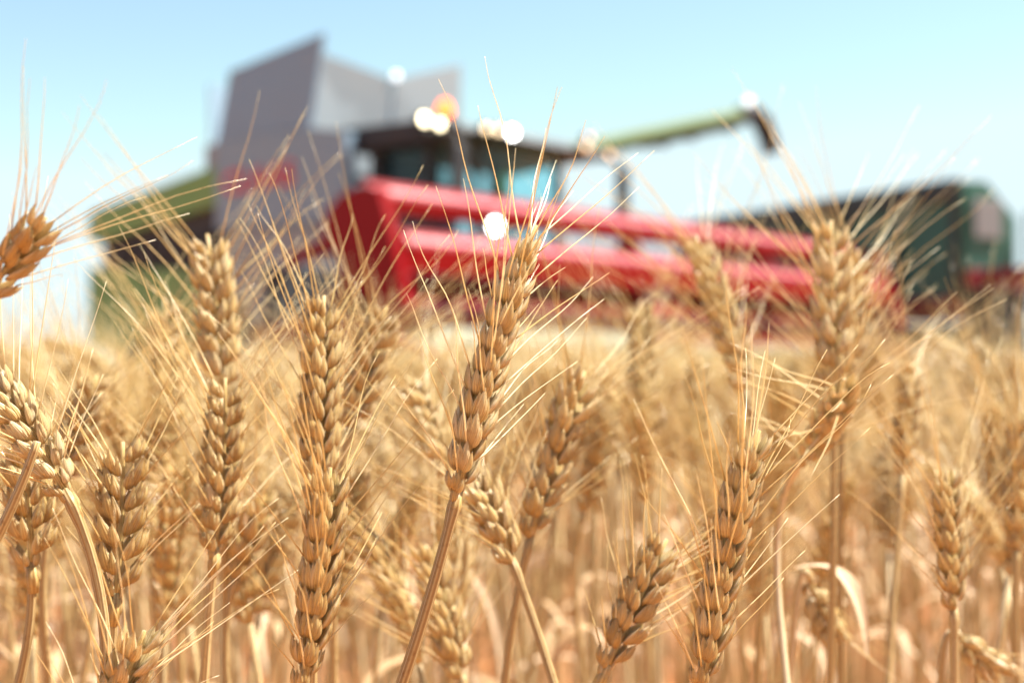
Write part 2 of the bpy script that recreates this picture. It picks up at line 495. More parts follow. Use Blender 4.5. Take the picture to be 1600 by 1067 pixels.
for s in (1, -1):
    wheel(1.45 * s, -3.3, 0.93, 0.62, 0.48, M_GREEN, comb, sgn=s)
    wheel(1.30 * s, -7.9, 0.62, 0.42, 0.33, M_GREEN, comb, sgn=s)
# feeder house
MB().prism_x([(-3.4, 1.2), (-3.2, 1.95), (-1.05, 1.75), (-1.0, 1.0)], -0.75, 0.75).build("feeder_house", M_GREEN, comb)

# header table
hd = MB()
hd.prism_x([(-1.02, 0.92), (-0.96, 0.92), (-0.96, 1.72), (-1.10, 1.78), (-1.10, 1.0)], -3.9, 4.85)
hdo = hd.build("header_table", M_DARK, comb)
MB().prism_x([(-0.955, 1.0), (0.20, 0.98), (0.50, 1.00), (0.58, 1.02), (0.58, 1.05), (0.50, 1.06), (0.2, 1.06), (-0.955, 1.10)], -3.88, 4.83).build("table_floor", M_WHITE, hdo)
MB().box((1.4, 0.52, 1.055), (4.3, 0.56, 1.14), 0.01).build("grain_guard", M_WHITE, hdo)
MB().box((-3.85, 0.52, 1.055), (1.36, 0.56, 1.15), 0.01).build("grain_guard", M_RED, hdo)
MB().prism_x([(-1.08, 0.80), (0.45, 0.76), (0.60, 0.95), (0.2, 0.925), (-0.955, 0.97), (-1.08, 0.98)], -3.9, 4.85).build("table_underside", M_GREEN, hdo)
ag = MB().tube([(-3.8, -0.45, 1.38), (4.3, -0.45, 1.38)], 0.16, 18)
for sx in (-1, 1):
    pr = None
    k = 0
    for i in range(0, 15 * 16):
        a = i / 16 * 2 * math.pi; x = sx * ((4.25 if sx > 0 else 3.75) - 3.2 * i / 240)
        A = (x, -0.45 + 0.15 * math.cos(a), 1.38 + 0.15 * math.sin(a)); B = (x, -0.45 + 0.31 * math.cos(a), 1.38 + 0.31 * math.sin(a))
        va, vb = ag.bm.verts.new(A), ag.bm.verts.new(B)
        if pr: ag.bm.faces.new((pr[0], pr[1], vb, va))
        pr = (va, vb)
ag.build("feed_screw", M_RED, hdo)
for s in (1, -1):
    e0 = 4.88 if s > 0 else 3.96
    dv = MB().prism_x([(-1.1, 0.80), (0.75, 0.80), (1.75, 0.62), (1.8, 0.68), (0.85, 1.00), (0.40, 1.22), (-0.3, 1.25), (-1.1, 1.15)], e0 * s, (e0 + .12) * s)
    dv.build("end_divider", M_RED, hdo)
    MB().prism_x([(-0.22, 1.82), (-0.20, 2.12), (-0.02, 2.26), (0.22, 2.32), (0.45, 2.29), (0.64, 1.80), (0.78, 1.30), (0.42, 1.24), (0.18, 1.76)], (e0 - .08) * s, (e0 + .04) * s).build("drive_cover", M_RED, hdo)
    MB().prism_x([(-0.95, 1.70), (-0.90, 1.80), (0.02, 2.02), (0.05, 1.90)], (e0 - .2) * s, (e0 - .1) * s).build("reel_arm", M_RED, hdo)
kn = MB()
for i in range(100):
    x = -3.8 + 8.5 * i / 99
    kn.prism_x([(0.61, 0.965), (0.61, 1.005), (0.76, 0.985)], x - 0.02, x + 0.02)
kn.box((-3.85, 0.60, 0.975), (4.75, 0.625, 0.998))
kn.build("cutter_bar", M_STEEL, hdo)
# reel
RY, RZ, RR = 0.05, 1.76, 0.53
rl = empty("reel"); rl.parent = comb
MB().tube([(-3.8, RY, RZ), (4.72, RY, RZ)], 0.09, 16).build("reel_shaft", M_RED, rl, True)
angs = [80, 8, -64, -136, -208]
for a in angs:
    ca, sa = math.cos(R(a)), math.sin(R(a))
    c = (RY + RR * ca, RZ + RR * sa)
    bar = MB()
    hw = 0.13 if a in (80, 8, -64) else 0.06
    prof = [(c[0] + 0.055 * math.cos(t), c[1] + hw * math.sin(t)) for t in [2 * math.pi * i / 20 for i in range(20)]]
    low = -.24 if a == 8 else -.15
    if a in (80, 8, -64):      # the two bars facing the front are folded sheet covers
        prof = [(c[0] + p_, c[1] + q_) for p_, q_ in ((-.05, low), (.06, low), (.075, -.02), (-.045, .125), (-.075, .125))]
    bar.prism_x(prof, -3.8, 4.74)
    bar.build("reel_bar", M_RED, rl, a not in (80, 8, -64))
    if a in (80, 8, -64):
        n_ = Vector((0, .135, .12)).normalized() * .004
        MB().plate([Vector((x_, c[0] + p_, c[1] + q_)) + n_ for x_, p_, q_ in ((-3.78, .045, .015), (4.72, .045, .015), (4.72, .005, .0625), (-3.78, .005, .0625))], 0.004).build("sheen_strip", M_SHEEN, rl)  # strip added to paint the pale highlight along the bar's upper facet
    tn = MB()
    for i in range(60):
        x = -3.7 + 8.3 * i / 59
        tn.tube([(x, c[0], c[1] - hw * .9), (x, c[0] - 0.03, c[1] - hw - 0.18)], 0.007, 5)
    tn.tube([(-3.75, c[0], c[1] - hw * .9), (4.65, c[0], c[1] - hw * .9)], 0.012, 6)
    tn.build("tine_row", M_DARK, rl)
for x in (4.66, 1.0, -1.6, -3.74):
    for i in range(5):
        a, a2_ = angs[i], angs[(i + 1) % 5]
        p = [(x, RY + RR * .93 * math.cos(R(a)), RZ + RR * .93 * math.sin(R(a))), (x, RY + RR * .93 * math.cos(R(a2_)), RZ + RR * .93 * math.sin(R(a2_)))]
        m = [(RY, RZ)]
        MB().plate([(x, RY, RZ), p[0], (x, (p[0][1] + p[1][1]) / 2 * .8 + RY * .2, (p[0][2] + p[1][2]) / 2 * .8 + RZ * .2), p[1]], 0.05).build("reel_spider", M_RED, rl)
hl = MB().tube([(3.55, 0.44, 2.07), (3.55, 0.52, 2.07)], [0.06, 0.10], 16).build("reel_lamp", M_BLACK, rl, True)
MB().tube([(3.55, 0.522, 2.07), (3.55, 0.545, 2.07)], [0.06, 0.05], 16).build("lens", L_WHITE, hl, True)

# ------------------------------------------------------------------ grain trailer
TO = Vector((5.92, 18.7, 0))
td = Vector((-2.25, 4.4, 0)).normalized()      # along the long side, away from the camera
TRZ = math.atan2(td.y, td.x)
tr = empty("grain_trailer", TO, TRZ)
tag(tr, "dark green grain trailer with red chassis standing behind the end of the red header", "trailer")
# local: x along the side (0 = near corner), -y = to the far side of the front wall
def hopper(x0, x1, w, z0, z1):
    t = MB()
    t.prism_x([(0.0, z0 + 0.25), (0.0, z1), (-0.05, z1), (-0.05, z0 + 0.25)], x0, x1)
    t.prism_x([(-w, z0 + 0.25), (-w, z1 - 0.4), (-w + .05, z1 - 0.4), (-w + .05, z0 + 0.25)], x0, x1)
    return t
W = 0.95
tub = MB()
tub.plate([(0, 0, 1.75), (6.6, 0, 1.75), (6.6, 0, 3.24), (0, 0, 3.24)], 0.05)
tub.plate([(0, -W, 1.75), (6.6, -W, 1.75), (6.6, -W, 2.80), (0, -W, 2.80)], 0.05)
tub.plate([(0.03, -0.03, 1.72), (6.57, -0.03, 1.72), (6.57, -W + .03, 1.72), (0.03, -W + .03, 1.72)], 0.05)
tub.plate([(6.58, -.03, 1.75), (6.58, -.03, 3.2), (6.58, -W + .03, 2.8), (6.58, -W + .03, 1.75)], 0.05)
tubo = tub.build("trailer_body", M_TRAIL, tr)
MB().plate([(0.0, -0.03, 2.12), (0.0, -0.03, 3.26), (0.0, -0.42, 3.27), (0.0, -W + .03, 2.84), (0.0, -W + .03, 2.12)], 0.06).build("front_wall", M_TRAIL, tr)
MB().box((-0.075, -0.66, 2.52), (-0.035, -0.17, 3.04), 0.01).build("front_hatch", paint("weathered_white_plate", (0.15, 0.16, 0.165), 0.6, dirt=0.1), tr)
rb = MB()
rb.box((-0.02, 0.028, 3.0), (6.62, 0.10, 3.30), 0.02)
rb.build("top_rail", M_TRAILD, tr)
for i in range(7):
    x = 0.0 + i * 1.08
    MB().box((x, 0.028, 1.76), (x + 0.12, 0.09, 2.99), 0.01).build("side_post", M_TRAILD, tr)
ch = MB()
ch.box((-1.8, -0.75, 1.86), (0.0, -0.60, 2.10), 0.02).box((-1.8, -0.40, 1.86), (0.0, -0.25, 2.10), 0.02).box((-0.12, -W - .15, 1.84), (0.10, -0.03, 2.11), 0.01).box((0.1, -0.75, 1.45), (6.4, -0.60, 1.70), 0.02).box((0.1, -0.40, 1.45), (6.4, -0.25, 1.70), 0.02).box((0.0, 0.0, 1.66), (6.5, 0.06, 1.75), 0.01)
ch.build("chassis", M_TRED, tr)
MB().box((0.05, -W + .1, 0.95), (6.5, -0.10, 1.40), 0.03).build("underframe", M_TRAILD, tr)
MB().box((-0.30, -W + .05, 0.75), (-0.03, -0.05, 1.82), 0.05).build("tool_chest", M_TRAILD, tr)
MB().tube([(-0.4, -W - .12, 1.6), (-0.4, -W - .12, 2.9)], 0.03, 8).tube([(-0.12, -W - .12, 1.6), (-0.12, -W - .12, 2.9)], 0.03, 8).build("ladder", M_TRAILD, tr)
for (x, y) in ((1.55, -0.12), (1.55, -W + .1), (5.0, -0.12), (5.0, -W + .1)):
    wheel_e = empty("wheel"); wheel_e.parent = tr
    w_ = MB()
    def lathe_y(prof, cx, cy, cz, seg=36):
        q = MB(); rings = []
        for j in range(seg):
            a = 2 * math.pi * j / seg
            rings.append([q.bm.verts.new((cx + r * math.cos(a), cy + yy, cz + r * math.sin(a))) for yy, r in prof])
        k = len(prof)
        for j in range(seg):
            A, B = rings[j], rings[(j + 1) % seg]
            for i in range(k):
                q.bm.faces.new((A[i], A[(i + 1) % k], B[(i + 1) % k], B[i]))
        return q
    lathe_y([(-.16, .42), (-.2, .58), (-.15, .70), (.15, .70), (.2, .58), (.16, .42)], x, y, 0.70).build("tyre", M_BLACK, wheel_e, True)
    lathe_y([(-.16, .415), (.17, .415), (.10, .34), (.05, .22), (.09, .12), (.09, .02), (-.16, .02)], x, y, 0.70).build("rim", M_TRED, wheel_e, True)
    w_.bm.free()

# ------------------------------------------------------------------ wheat
def bez(p0, p1, p2, n):
    return [p0 * (1 - t) ** 2 + p1 * 2 * t * (1 - t) + p2 * t * t for t in [i / (n - 1) for i in range(n)]]

class Geo:
    """vertices, faces and three float attributes of one straw-coloured mesh"""
    def __init__(self):
        self.v, self.f, self.var, self.al, self.ar = [], [], [], [], []
    def tube(self, path, rads, seg, var, tip=True):
        b0 = len(self.v); n = len(path)
        t0 = (path[1] - path[0]).normalized()
        s = t0.orthogonal().normalized()
        for i, p in enumerate(path):
            t = (path[min(i + 1, n - 1)] - path[max(i - 1, 0)]).normalized()
            s = (s - t * s.dot(t)).normalized(); b = t.cross(s)
            for j in range(seg):
                a = 2 * math.pi * j / seg
                self.v.append(p + (s * math.cos(a) + b * math.sin(a)) * rads[i])
                self.var.append(var); self.al.append(0.3 + 0.4 * i / n); self.ar.append(a * 0.6)
        for i in range(n - 1):
            for j in range(seg):
                q = b0 + i * seg; k = (j + 1) % seg
                self.f.append((q + j, q + k, q + seg + k, q + seg + j))
        self.f.append(tuple(b0 + j for j in range(seg))[::-1])
        self.f.append(tuple(b0 + (n - 1) * seg + j for j in range(seg)))
    def husk(self, base, D, O, L, w, h, prof, seg, var, bow):
        """one pointed floret: D its axis, O away from the ear, w half width, h half depth"""
        Wd = D.cross(O).normalized(); b0 = len(self.v)
        n = len(prof)
        for i, (t, r) in enumerate(prof):
            c = base + D * (L * t) + O * (bow * math.sin(math.pi * min(1, t * .95)) * L)
            if r < 0.02:
                self.v.append(c); self.var.append(var); self.al.append(t); self.ar.append(0)
                continue
            for j in range(seg):
                a = 2 * math.pi * j / seg
                co, si = math.cos(a), math.sin(a)
                o = co * h * r * (1.0 if co > 0 else 0.45)
                o += h * r * 0.16 * max(0, co) ** 12
                self.v.append(c + O * o + Wd * (si * w * r))
                self.var.append(var); self.al.append(t); self.ar.append(a)
        for i in range(n - 2):
            q = b0 + i * seg
            for j in range(seg):
                k = (j + 1) % seg
                self.f.append((q + j, q + k, q + seg + k, q + seg + j))
        q = b0 + (n - 2) * seg
        for j in range(seg):
            self.f.append((q + j, q + (j + 1) % seg, b0 + (n - 1) * seg))
        self.f.append(tuple(b0 + j for j in range(seg))[::-1])
    def ribbon(self, path, wids, norm, var):
        b0 = len(self.v); n = len(path)
        for i, p in enumerate(path):
            t = (path[min(i + 1, n - 1)] - path[max(i - 1, 0)]).normalized()
            s = t.cross(norm[i]).normalized(); u = s.cross(t)
            for k in (-1, -.4, 0, .4, 1):
                self.v.append(p + s * (wids[i] * k) + u * (abs(k) * wids[i] * .35))
                self.var.append(var); self.al.append(.4); self.ar.append(k * 3)
        for i in range(n - 1):
            for k in range(4):
                q = b0 + i * 5 + k
                self.f.append((q, q + 1, q + 6, q + 5))
    def mesh(self, name, mat):
        me = bpy.data.meshes.new(name)
        me.from_pydata(self.v, [], self.f)
        for nm, arr in (("var", self.var), ("along", self.al), ("around", self.ar)):
            at_ = me.attributes.new(nm, 'FLOAT', 'POINT')
            at_.data.foreach_set("value", arr)
        me.materials.append(mat)
        smooth(me)
        return me
    def merge(self, o):
        b = len(self.v)
        self.v += o.v; self.var += o.var; self.al += o.al; self.ar += o.ar
        self.f += [tuple(i + b for i in f) for f in o.f]

PROF_HI = [(0, .30), (.06, .60), (.16, .86), (.30, 1.0), (.44, .97), (.57, .82), (.69, .61), (.79, .41), (.88, .23), (.94, .10), (.97, .05), (1.0, 0)]
PROF_MID = [(0, .35), (.15, .86), (.36, 1.0), (.62, .74), (.83, .32), (1.0, 0)]
PROF_LO = [(0, .4), (.35, 1.0), (1.0, 0)]

def ear_parts(spine, S0, rng, lod, k=1.0, awn_len=0.055, awn_n=2, spread=1.0, spacing=0.0041, tone=0.0):
    """spine: list of points base->tip.  Returns rachis Geo, spikelet Geos and awn Geos."""
    d = [0.0]
    for a, b in zip(spine, spine[1:]):
        d.append(d[-1] + (b - a).length)
    Lt = d[-1]
    def pos(s):
        s = max(0, min(Lt, s))
        for i in range(len(d) - 1):
            if s <= d[i + 1]:
                f = (s - d[i]) / (d[i + 1] - d[i]); return spine[i].lerp(spine[i + 1], f)
        return spine[-1]
    n = max(6, int(Lt * 0.93 / (spacing * k)))
    prof, seg = {2: (PROF_HI, 12), 1: (PROF_MID, 7), 0: (PROF_LO, 4)}[lod]
    ra = Geo()
    ra.tube([pos(Lt * i / 8) for i in range(9)], [0.0016 * k * (1 - .5 * i / 8) for i in range(9)], 6, 0.5)
    spk, awns = [], []
    tw = rng.uniform(-.5, .5)
    for i in range(n):
        s = Lt * 0.93 * i / n
        p = pos(s + rng.uniform(-.0006, .0006)); T = (pos(s + .004) - pos(s - .004)).normalized()
        S = (S0 - T * S0.dot(T)).normalized()
        S = Quaternion(T, tw * i / n) @ S
        B = T.cross(S)
        sg = 1 if i % 2 else -1
        u = i / n
        size = .93 * k * (0.62 + 0.38 * min(1, u * 6)) * (1.0 if u < .7 else 1.0 - .38 * (u - .7) / .3) * rng.uniform(.90, 1.08)
        last = i >= n - 2
        g = Geo()
        sv = rng.uniform(-.18, .18) + tone
        base = p + S * (sg * 0.0013 * k)
        jig = lambda a=.11: rng.uniform(-a, a)
        def florets(side, out, face, L, w, h, off, bow, lift):
            D = (T + S * (sg * (out + jig())) + B * (side * (face + jig()))).normalized()
            O = (S * (sg * (.55 if abs(side) else 1.0)) + B * (side * 1.0) )
            O = (O - D * O.dot(D)).normalized()
            b_ = base + S * (sg * off * k) + B * (side * lift * size) + T * (off * .6 * k)
            v = min(1, max(0, .5 + sv + rng.uniform(-.28, .28)))
            g.husk(b_, D, O, L * size * rng.uniform(.94, 1.06), w * size, h * size, prof, seg, v, bow)
            tip = b_ + D * (L * size)
            return tip, D, O, b_
        flare = 0.12 if rng.random() < .2 else rng.uniform(0, .05)
        tips = []
        if lod >= 1:
            wide = 1.0 if rng.random() > .15 else rng.uniform(1.1, 1.25)
            for side in (1, -1):
                f1 = flare * rng.uniform(0, 1.6)
                florets(side, .12 + f1 * .5, .28 + f1, .0112, .0024 * wide, .0016, .0004, .03, .0021)       # glumes
            for side in (1, -1):
                f1 = flare * rng.uniform(0, 1.3)
                tips.append(florets(side, .25 + f1, .16 + f1, .0145, .0026 * wide, .0021, .0018, .05, .0014))  # lemmas
            tips.append(florets(0, .40 + flare, 0.02, .0122, .0022, .0021, .0032, .03, 0))
            if lod == 2:
                for side in (1, -1):
                    f1 = flare * rng.uniform(0, 2)
                    florets(side, .36 + f1, .14, .0118, .0021, .0018, .0030, .04, .0011)
                florets(rng.choice((1, -1)), .20 + flare, .42, .0090, .0016, .0012, .0012, .05, .0024)
                if rng.random() < .4:
                    florets(rng.choice((1, -1)), .55, .30 + flare, .0100, .0012, .0008, .0030, .02, .0015)    # a dry papery scale
        else:
            tips.append(florets(1, .34, .16, .0115, .0034, .0030, .001, .05, .0014))
            tips.append(florets(-1, .34, .16, .0115, .0034, .0030, .001, .05, .0014))
        spk.append(g)
        # bristles
        for q, (tip, D, O, b_) in enumerate(tips):
            if q > awn_n or (q == 2 and rng.random() < .7) or (q < 2 and rng.random() < .12) or (lod == 0 and q == i % 2):
                continue
            ln = awn_len * rng.uniform(.75, 1.2) * (0.72 + .5 * min(1, u * 1.6)) * (1 - .22 * max(0, u - .6) / .4) * k
            if rng.random() < .06: ln *= .35
            side = 1 if q == 0 else (-1 if q == 1 else 0)
            dirn = (T * 1.0 + S * (sg * (1.02 - .42 * u + rng.uniform(-.25, .25)) * spread) + B * (side * .30 * spread + rng.uniform(-.25, .25))).normalized()
            start = tip - D * (.0022 * size)
            m = {2: 11, 1: 7, 0: 3}[lod]
            pts = []
            wob = Vector((rng.gauss(0, 1), rng.gauss(0, 1), rng.gauss(0, 1))) * .07
            cv = (S * (sg * rng.uniform(-.05, .28))) + Vector((rng.gauss(0, 1), rng.gauss(0, 1), rng.gauss(0, 1))) * .07
            ph = rng.uniform(0, 6)
            for j in range(m):
                t = j / (m - 1)
                dd = D.lerp(dirn, min(1, t * 3.2))
                pts.append(start + (D * (t * .12) + dirn * (t * .88) + cv * (t * t * .38) + wob * (.22 * math.sin(t * 7 + ph) * t)) * ln)
            r0 = 0.00032 * k * 1.0
            a = Geo()
            a.tube(pts, [max(.00007, r0 * (1 - .78 * j / (m - 1))) for j in range(m)], {2: 6, 1: 4, 0: 3}[lod], min(1, max(0, rng.uniform(.15, .95) + tone)))
            awns.append(a)
    return ra, spk, awns

def stem_geo(path, r0, r1, rng, seg=10, knots=()):
    g = Geo(); n = len(path)
    g.tube(path, [r0 + (r1 - r0) * i / (n - 1) + (0.0006 if i in knots else 0) for i in range(n)], seg, rng.uniform(.2, .8))
    return g

def leaf_geo(base, dirn, L, w, rng, droop=1.0):
    g = Geo(); n = 12; pts, wd, nr = [], [], []
    tw = rng.uniform(-3, 3); side = dirn.cross(Vector((0, 0, 1))).normalized()
    for i in range(n):
        t = i / (n - 1)
        pts.append(base + dirn * (L * t * (1 - .35 * t * droop)) + Vector((0, 0, -1)) * (L * .9 * droop * t * t) + side * (.06 * L * math.sin(5 * t + tw)))
        wd.append(w * (math.sin(math.pi * min(.97, .12 + .86 * t)) ** .7))
        nr.append(Quaternion(dirn, tw * t) @ Vector((0, 0, 1)))
    g.ribbon(pts, wd, nr, rng.random())
    return g

RNG = random.Random(11)
GROUP = "ripe wheat stalks in the field"
EX = Vector((1, 0, 0)); EY = Vector((0, 1, 0)); EZ = Vector((0, 0, 1))

def hero(label, tip, base, depth, kz=1.0, ddepth=0.0, bend=0.0, roll=0.0, lod=2, split=False, stem_px=None, stem_d=None,
         awn_len=.055, awn_n=2, spread=1.0, seed=0, leaf=None, tone=0.0, stem_r=.0020, mid=None):
    """A wheat stalk whose ear runs from the photo pixel 'base' to 'tip' at the given distance."""
    rng = random.Random(seed + 77)
    kz *= .83
    tone += rng.uniform(-.2, .16)
    awn_len = .106 * depth / kz * (1.0 if awn_len > .04 else .6)
    pb, pt = at(*base, depth), at(*tip, depth + ddepth)
    ax = pt - pb
    lat = EX - ax * (EX.dot(ax) / ax.length_squared); lat.normalize()
    pm = at(*mid, depth + ddepth / 2) * 2 - (pb + pt) / 2 if mid else (pb + pt) / 2 + lat * (bend * ax.length)
    spine = bez(pb, pm, pt, 14)
    S0 = Quaternion(ax.normalized(), roll) @ lat
    # stem: from the ear base through the given pixel down to the soil
    t0 = -(spine[1] - spine[0]).normalized()
    if stem_px is None:
        q = pb + t0 * .05 + Vector((0, 0, -.03))
    else:
        q = at(*stem_px, stem_d or depth)
    dq = (q - pb)
    foot = q + Vector((dq.x / max(.02, -dq.z) * q.z * .45, dq.y / max(.02, -dq.z) * q.z * .45, -q.z)) if q.z > 0.02 else q
    foot.z = 0.0
    c1 = pb + t0 * (dq.length * .45)
    path = bez(pb - t0 * .002, c1, q, 10)
    tq = (q - c1).normalized()
    path += bez(q, q + tq * (q.z * .45), foot, 14)[1:]
    root = empty("wheat_stalk", foot)
    tag(root, label, "wheat stalk", GROUP)
    sg = stem_geo(path, stem_r * .72, stem_r * 1.1, rng, 12, (1,))
    off = Vector(foot)
    def rel(g):
        g.v = [v - off for v in g.v]; return g
    link_mesh("stem", rel(sg).mesh("stem", STEM), None, root)
    ra, spk, aw = ear_parts(spine, S0, rng, lod, kz, awn_len, awn_n, spread, tone=tone)
    # the small collar under the ear
    if lod == 2:
        for q_ in range(3):
            sd_ = (1, -1, 1)[q_]; fc_ = rng.uniform(-.5, .5)
            D_ = (-t0 + S0 * (.16 * sd_) + t0.cross(S0) * (.15 * fc_)).normalized()
            O_ = (S0 * sd_ + t0.cross(S0) * fc_); O_ = (O_ - D_ * O_.dot(D_)).normalized()
            ra.husk(pb + t0 * (.0062 - .003 * q_) + S0 * (.0008 * sd_), D_, O_, .0085 * kz, .0017 * kz, .0014 * kz, PROF_HI, 10, rng.uniform(.3, .6), .03)
        ra.tube([pb - t0 * 0, pb + t0 * .004, pb + t0 * .009], [.0021 * kz, .0026 * kz, .0019 * kz], 10, .4)
    if split:
        er = link_mesh("ear", rel(ra).mesh("ear", HUSK), None, root)
        for g in spk:
            link_mesh("spikelet", rel(g).mesh("spikelet", HUSK), None, er)
        for g in aw:
            link_mesh("awn", rel(g).mesh("awn", AWN), None, er)
    else:
        for g in spk: ra.merge(g)
        er = link_mesh("ear", rel(ra).mesh("ear", HUSK), None, root)
        bd = Geo()
        for g in aw: bd.merge(g)
        link_mesh("beard", rel(bd).mesh("beard", AWN), None, er)
    if leaf:
        lp, ld, ll, lw = leaf
        link_mesh("leaf", rel(leaf_geo(at(*lp), Vector(ld).normalized(), ll, lw, rng)).mesh("leaf", LEAF), None, root)
    return root

# --- the stalks the photograph shows one by one
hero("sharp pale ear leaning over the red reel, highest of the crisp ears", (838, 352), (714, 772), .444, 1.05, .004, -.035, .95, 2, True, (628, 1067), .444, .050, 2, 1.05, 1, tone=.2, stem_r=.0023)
hero("sharp ear with beaded husks rising from the lower edge before a taller soft ear", (516, 730), (472, 1075), .425, 1.05, -.004, .03, 1.25, 2, True, (462, 1200), .425, .046, 2, 1.0, 2, tone=.1)
hero("slightly soft upright ear, its lower end hidden by the beaded sharp ear", (506, 462), (497, 790), .50, 1.05, .008, .0, .5, 2, True, (490, 1000), .5, .056, 2, .8, 3)
hero("sharp ear curving up from the lower edge over bare soil", (1186, 672), (1096, 1072), .430, 1.05, -.004, -.03, .9, 2, True, (1040, 1240), .43, .052, 2, 1.0, 4, tone=.08)
hero("upright ear with a ridged outline between two leaning stems, ending on a short collar", (192, 690), (180, 935), .475, 1.1, .004, .03, .3, 2, True, (176, 1150), .475, .030, 2, .8, 5)
hero("blurred tall ear standing before the green rear of the harvester, awns fanned to both sides", (324, 366), (346, 620), .60, 1.25, .01, .03, .4, 1, False, (352, 1000), .61, .075, 2, 1.1, 6)
hero("ear with dark gaps between its grains, directly under a blurred tall ear", (352, 590), (336, 862), .51, 1.0, .004, .03, .6, 2, True, (318, 1075), .51, .045, 2, .9, 7)
hero("soft golden ear like a plain cylinder on a straight stem before the harvester's rear", (257, 468), (268, 735), .76, 1.35, .01, 0, .9, 1, False, (284, 1075), .76, .07, 2, .9, 8)
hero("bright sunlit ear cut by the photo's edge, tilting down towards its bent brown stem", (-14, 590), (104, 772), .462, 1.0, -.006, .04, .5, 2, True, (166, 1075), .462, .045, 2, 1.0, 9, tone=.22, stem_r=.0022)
hero("soft ear leaning behind the bright tilted ear, its tip against the pale sky", (152, 585), (92, 760), .60, 1.1, .01, .0, .4, 1, False, (70, 1000), .6, .05, 2, .9, 10)
hero("broad ear with fanned husks low on a thin purple-brown stem beside the photo's edge", (40, 700), (50, 885), .49, 1.15, .0, 0, .2, 2, True, (28, 1075), .49, .035, 2, 1.0, 11)
hero("stray ear poking in from the photo's edge high against blue sky, with wispy blurred awns", (72, 340), (-34, 470), .385, .85, -.004, .03, .5, 1, False, (-150, 680), .385, .055, 2, .8, 12)
hero("soft golden ear leaning behind the crisp leaning ear, meeting a mirrored ear in a V", (914, 580), (828, 842), .56, 1.2, .006, -.03, .5, 1, False, (788, 1075), .56, .060, 2, 1.0, 13)
hero("short ear leaning the other way, forming a V with a golden ear on crossing stems", (742, 752), (802, 880), .53, 1.1, .004, .04, .5, 1, False, (868, 1075), .52, .05, 2, 1.0, 14)
hero("blurred ear tilted before the red reel, its awns sweeping down across the header", (1086, 368), (1164, 610), .72, 1.3, .01, .03, .6, 1, False, (1190, 900), .72, .085, 2, 1.2, 15)
hero("thick blurred upright ear before the reel's far end, wide awns over the green trailer", (1298, 345), (1302, 606), .64, 1.35, .008, 0, .25, 1, False, (1296, 1075), .64, .085, 2, 1.35, 16)
hero("slim blurred ear tucked close behind the thick upright ear near the trailer", (1342, 390), (1322, 600), .72, 1.2, .01, 0, .6, 1, False, (1312, 900), .72, .06, 2, 1.0, 17)
hero("nodding ear with a gleaming crown seen end on, under the thick upright ear", (1318, 592), (1250, 722), .60, 1.3, -.05, .10, .4, 1, False, (1222, 1000), .6, .075, 2, 1.5, 18, tone=.1)
hero("narrow blurred ear on a wavy bare stem below the trailer's red wheel", (1424, 566), (1410, 742), .72, 1.15, .01, 0, .7, 1, False, (1386, 1075), .70, .06, 2, 1.4, 19)
hero("soft ear with dark gaps standing over the bare soil, right of the wavy bare stem", (1480, 735), (1490, 955), .56, 1.05, .005, 0, .6, 1, False, (1486, 1150), .56, .055, 2, 1.1, 20)
hero("shadowed soft ear leaning away from the bending sharp ear, rising from the lower edge", (1042, 842), (946, 1045), .50, 1.05, .006, 0, .4, 2, False, (912, 1150), .5, .04, 2, .9, 21)
hero("far blurred ear with a glinting tip, under the gap in the red reel", (1000, 470), (1012, 680), .88, 1.4, .01, 0, .6, 1, False, (1016, 900), .88, .08, 2, 1.0, 22)
hero("low soft ear tilting beside the crisp leaning ear's bare stem", (664, 850), (722, 1060), .60, 1.2, .006, 0, .5, 1, False, (748, 1200), .6, .06, 2, 1.0, 23)
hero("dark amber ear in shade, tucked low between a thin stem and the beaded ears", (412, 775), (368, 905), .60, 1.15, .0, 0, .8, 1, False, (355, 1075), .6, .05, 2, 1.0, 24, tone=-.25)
hero("soft ear leaning out from behind the upright ear under the red end plate", (604, 478), (548, 670), .62, 1.15, .006, 0, .5, 1, False, (520, 900), .62, .06, 2, .9, 25)
hero("soft ear tilting towards the crisp leaning ear's base, husks catching sun", (640, 585), (706, 745), .66, 1.2, .004, 0, .5, 1, False, (720, 950), .66, .065, 2, 1.0, 26, tone=.1)
hero("cropped ear tip just showing at the lower edge, its awns crossing a collared ear's stem", (226, 985), (150, 1170), .425, 1.0, -.004, 0, .5, 2, True, (120, 1300), .425, .05, 2, .9, 27, tone=.1)
hero("small drooping ear lying low over the soil in the lower corner", (1575, 1052), (1496, 990), .62, .95, .0, -.12, .4, 1, False, (1470, 1075), .62, .025, 1, .8, 28)
hero("drooping withered ear with a curled pale leaf above the bare soil", (1312, 1005), (1266, 905), .66, 1.0, .0, -.10, .4, 1, False, (1232, 1075), .66, .02, 1, .7, 29, leaf=((1250, 890, .66), (.3, .1, .1), .06, .0035))
hero("soft ear cut by the photo's edge, level with the wavy bare stem's ear", (1600, 640), (1588, 860), .66, 1.2, .006, 0, .5, 1, False, (1590, 1075), .66, .055, 2, 1.0, 30)
hero("faint ear leaning beneath the trailer's drawbar, awns pale against dark wheels", (1556, 630), (1538, 790), .92, 1.4, .0, 0, .5, 1, False, (1530, 1000), .92, .07, 2, 1.0, 31)
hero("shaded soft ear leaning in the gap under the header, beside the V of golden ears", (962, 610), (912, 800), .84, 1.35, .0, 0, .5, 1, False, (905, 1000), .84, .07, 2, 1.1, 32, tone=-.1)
hero("faint ear leaning just behind the thick blurred reel ear's stem", (1092, 560), (1086, 720), .95, 1.4, .0, 0, .5, 1, False, (1080, 950), .95, .08, 2, 1.0, 33)

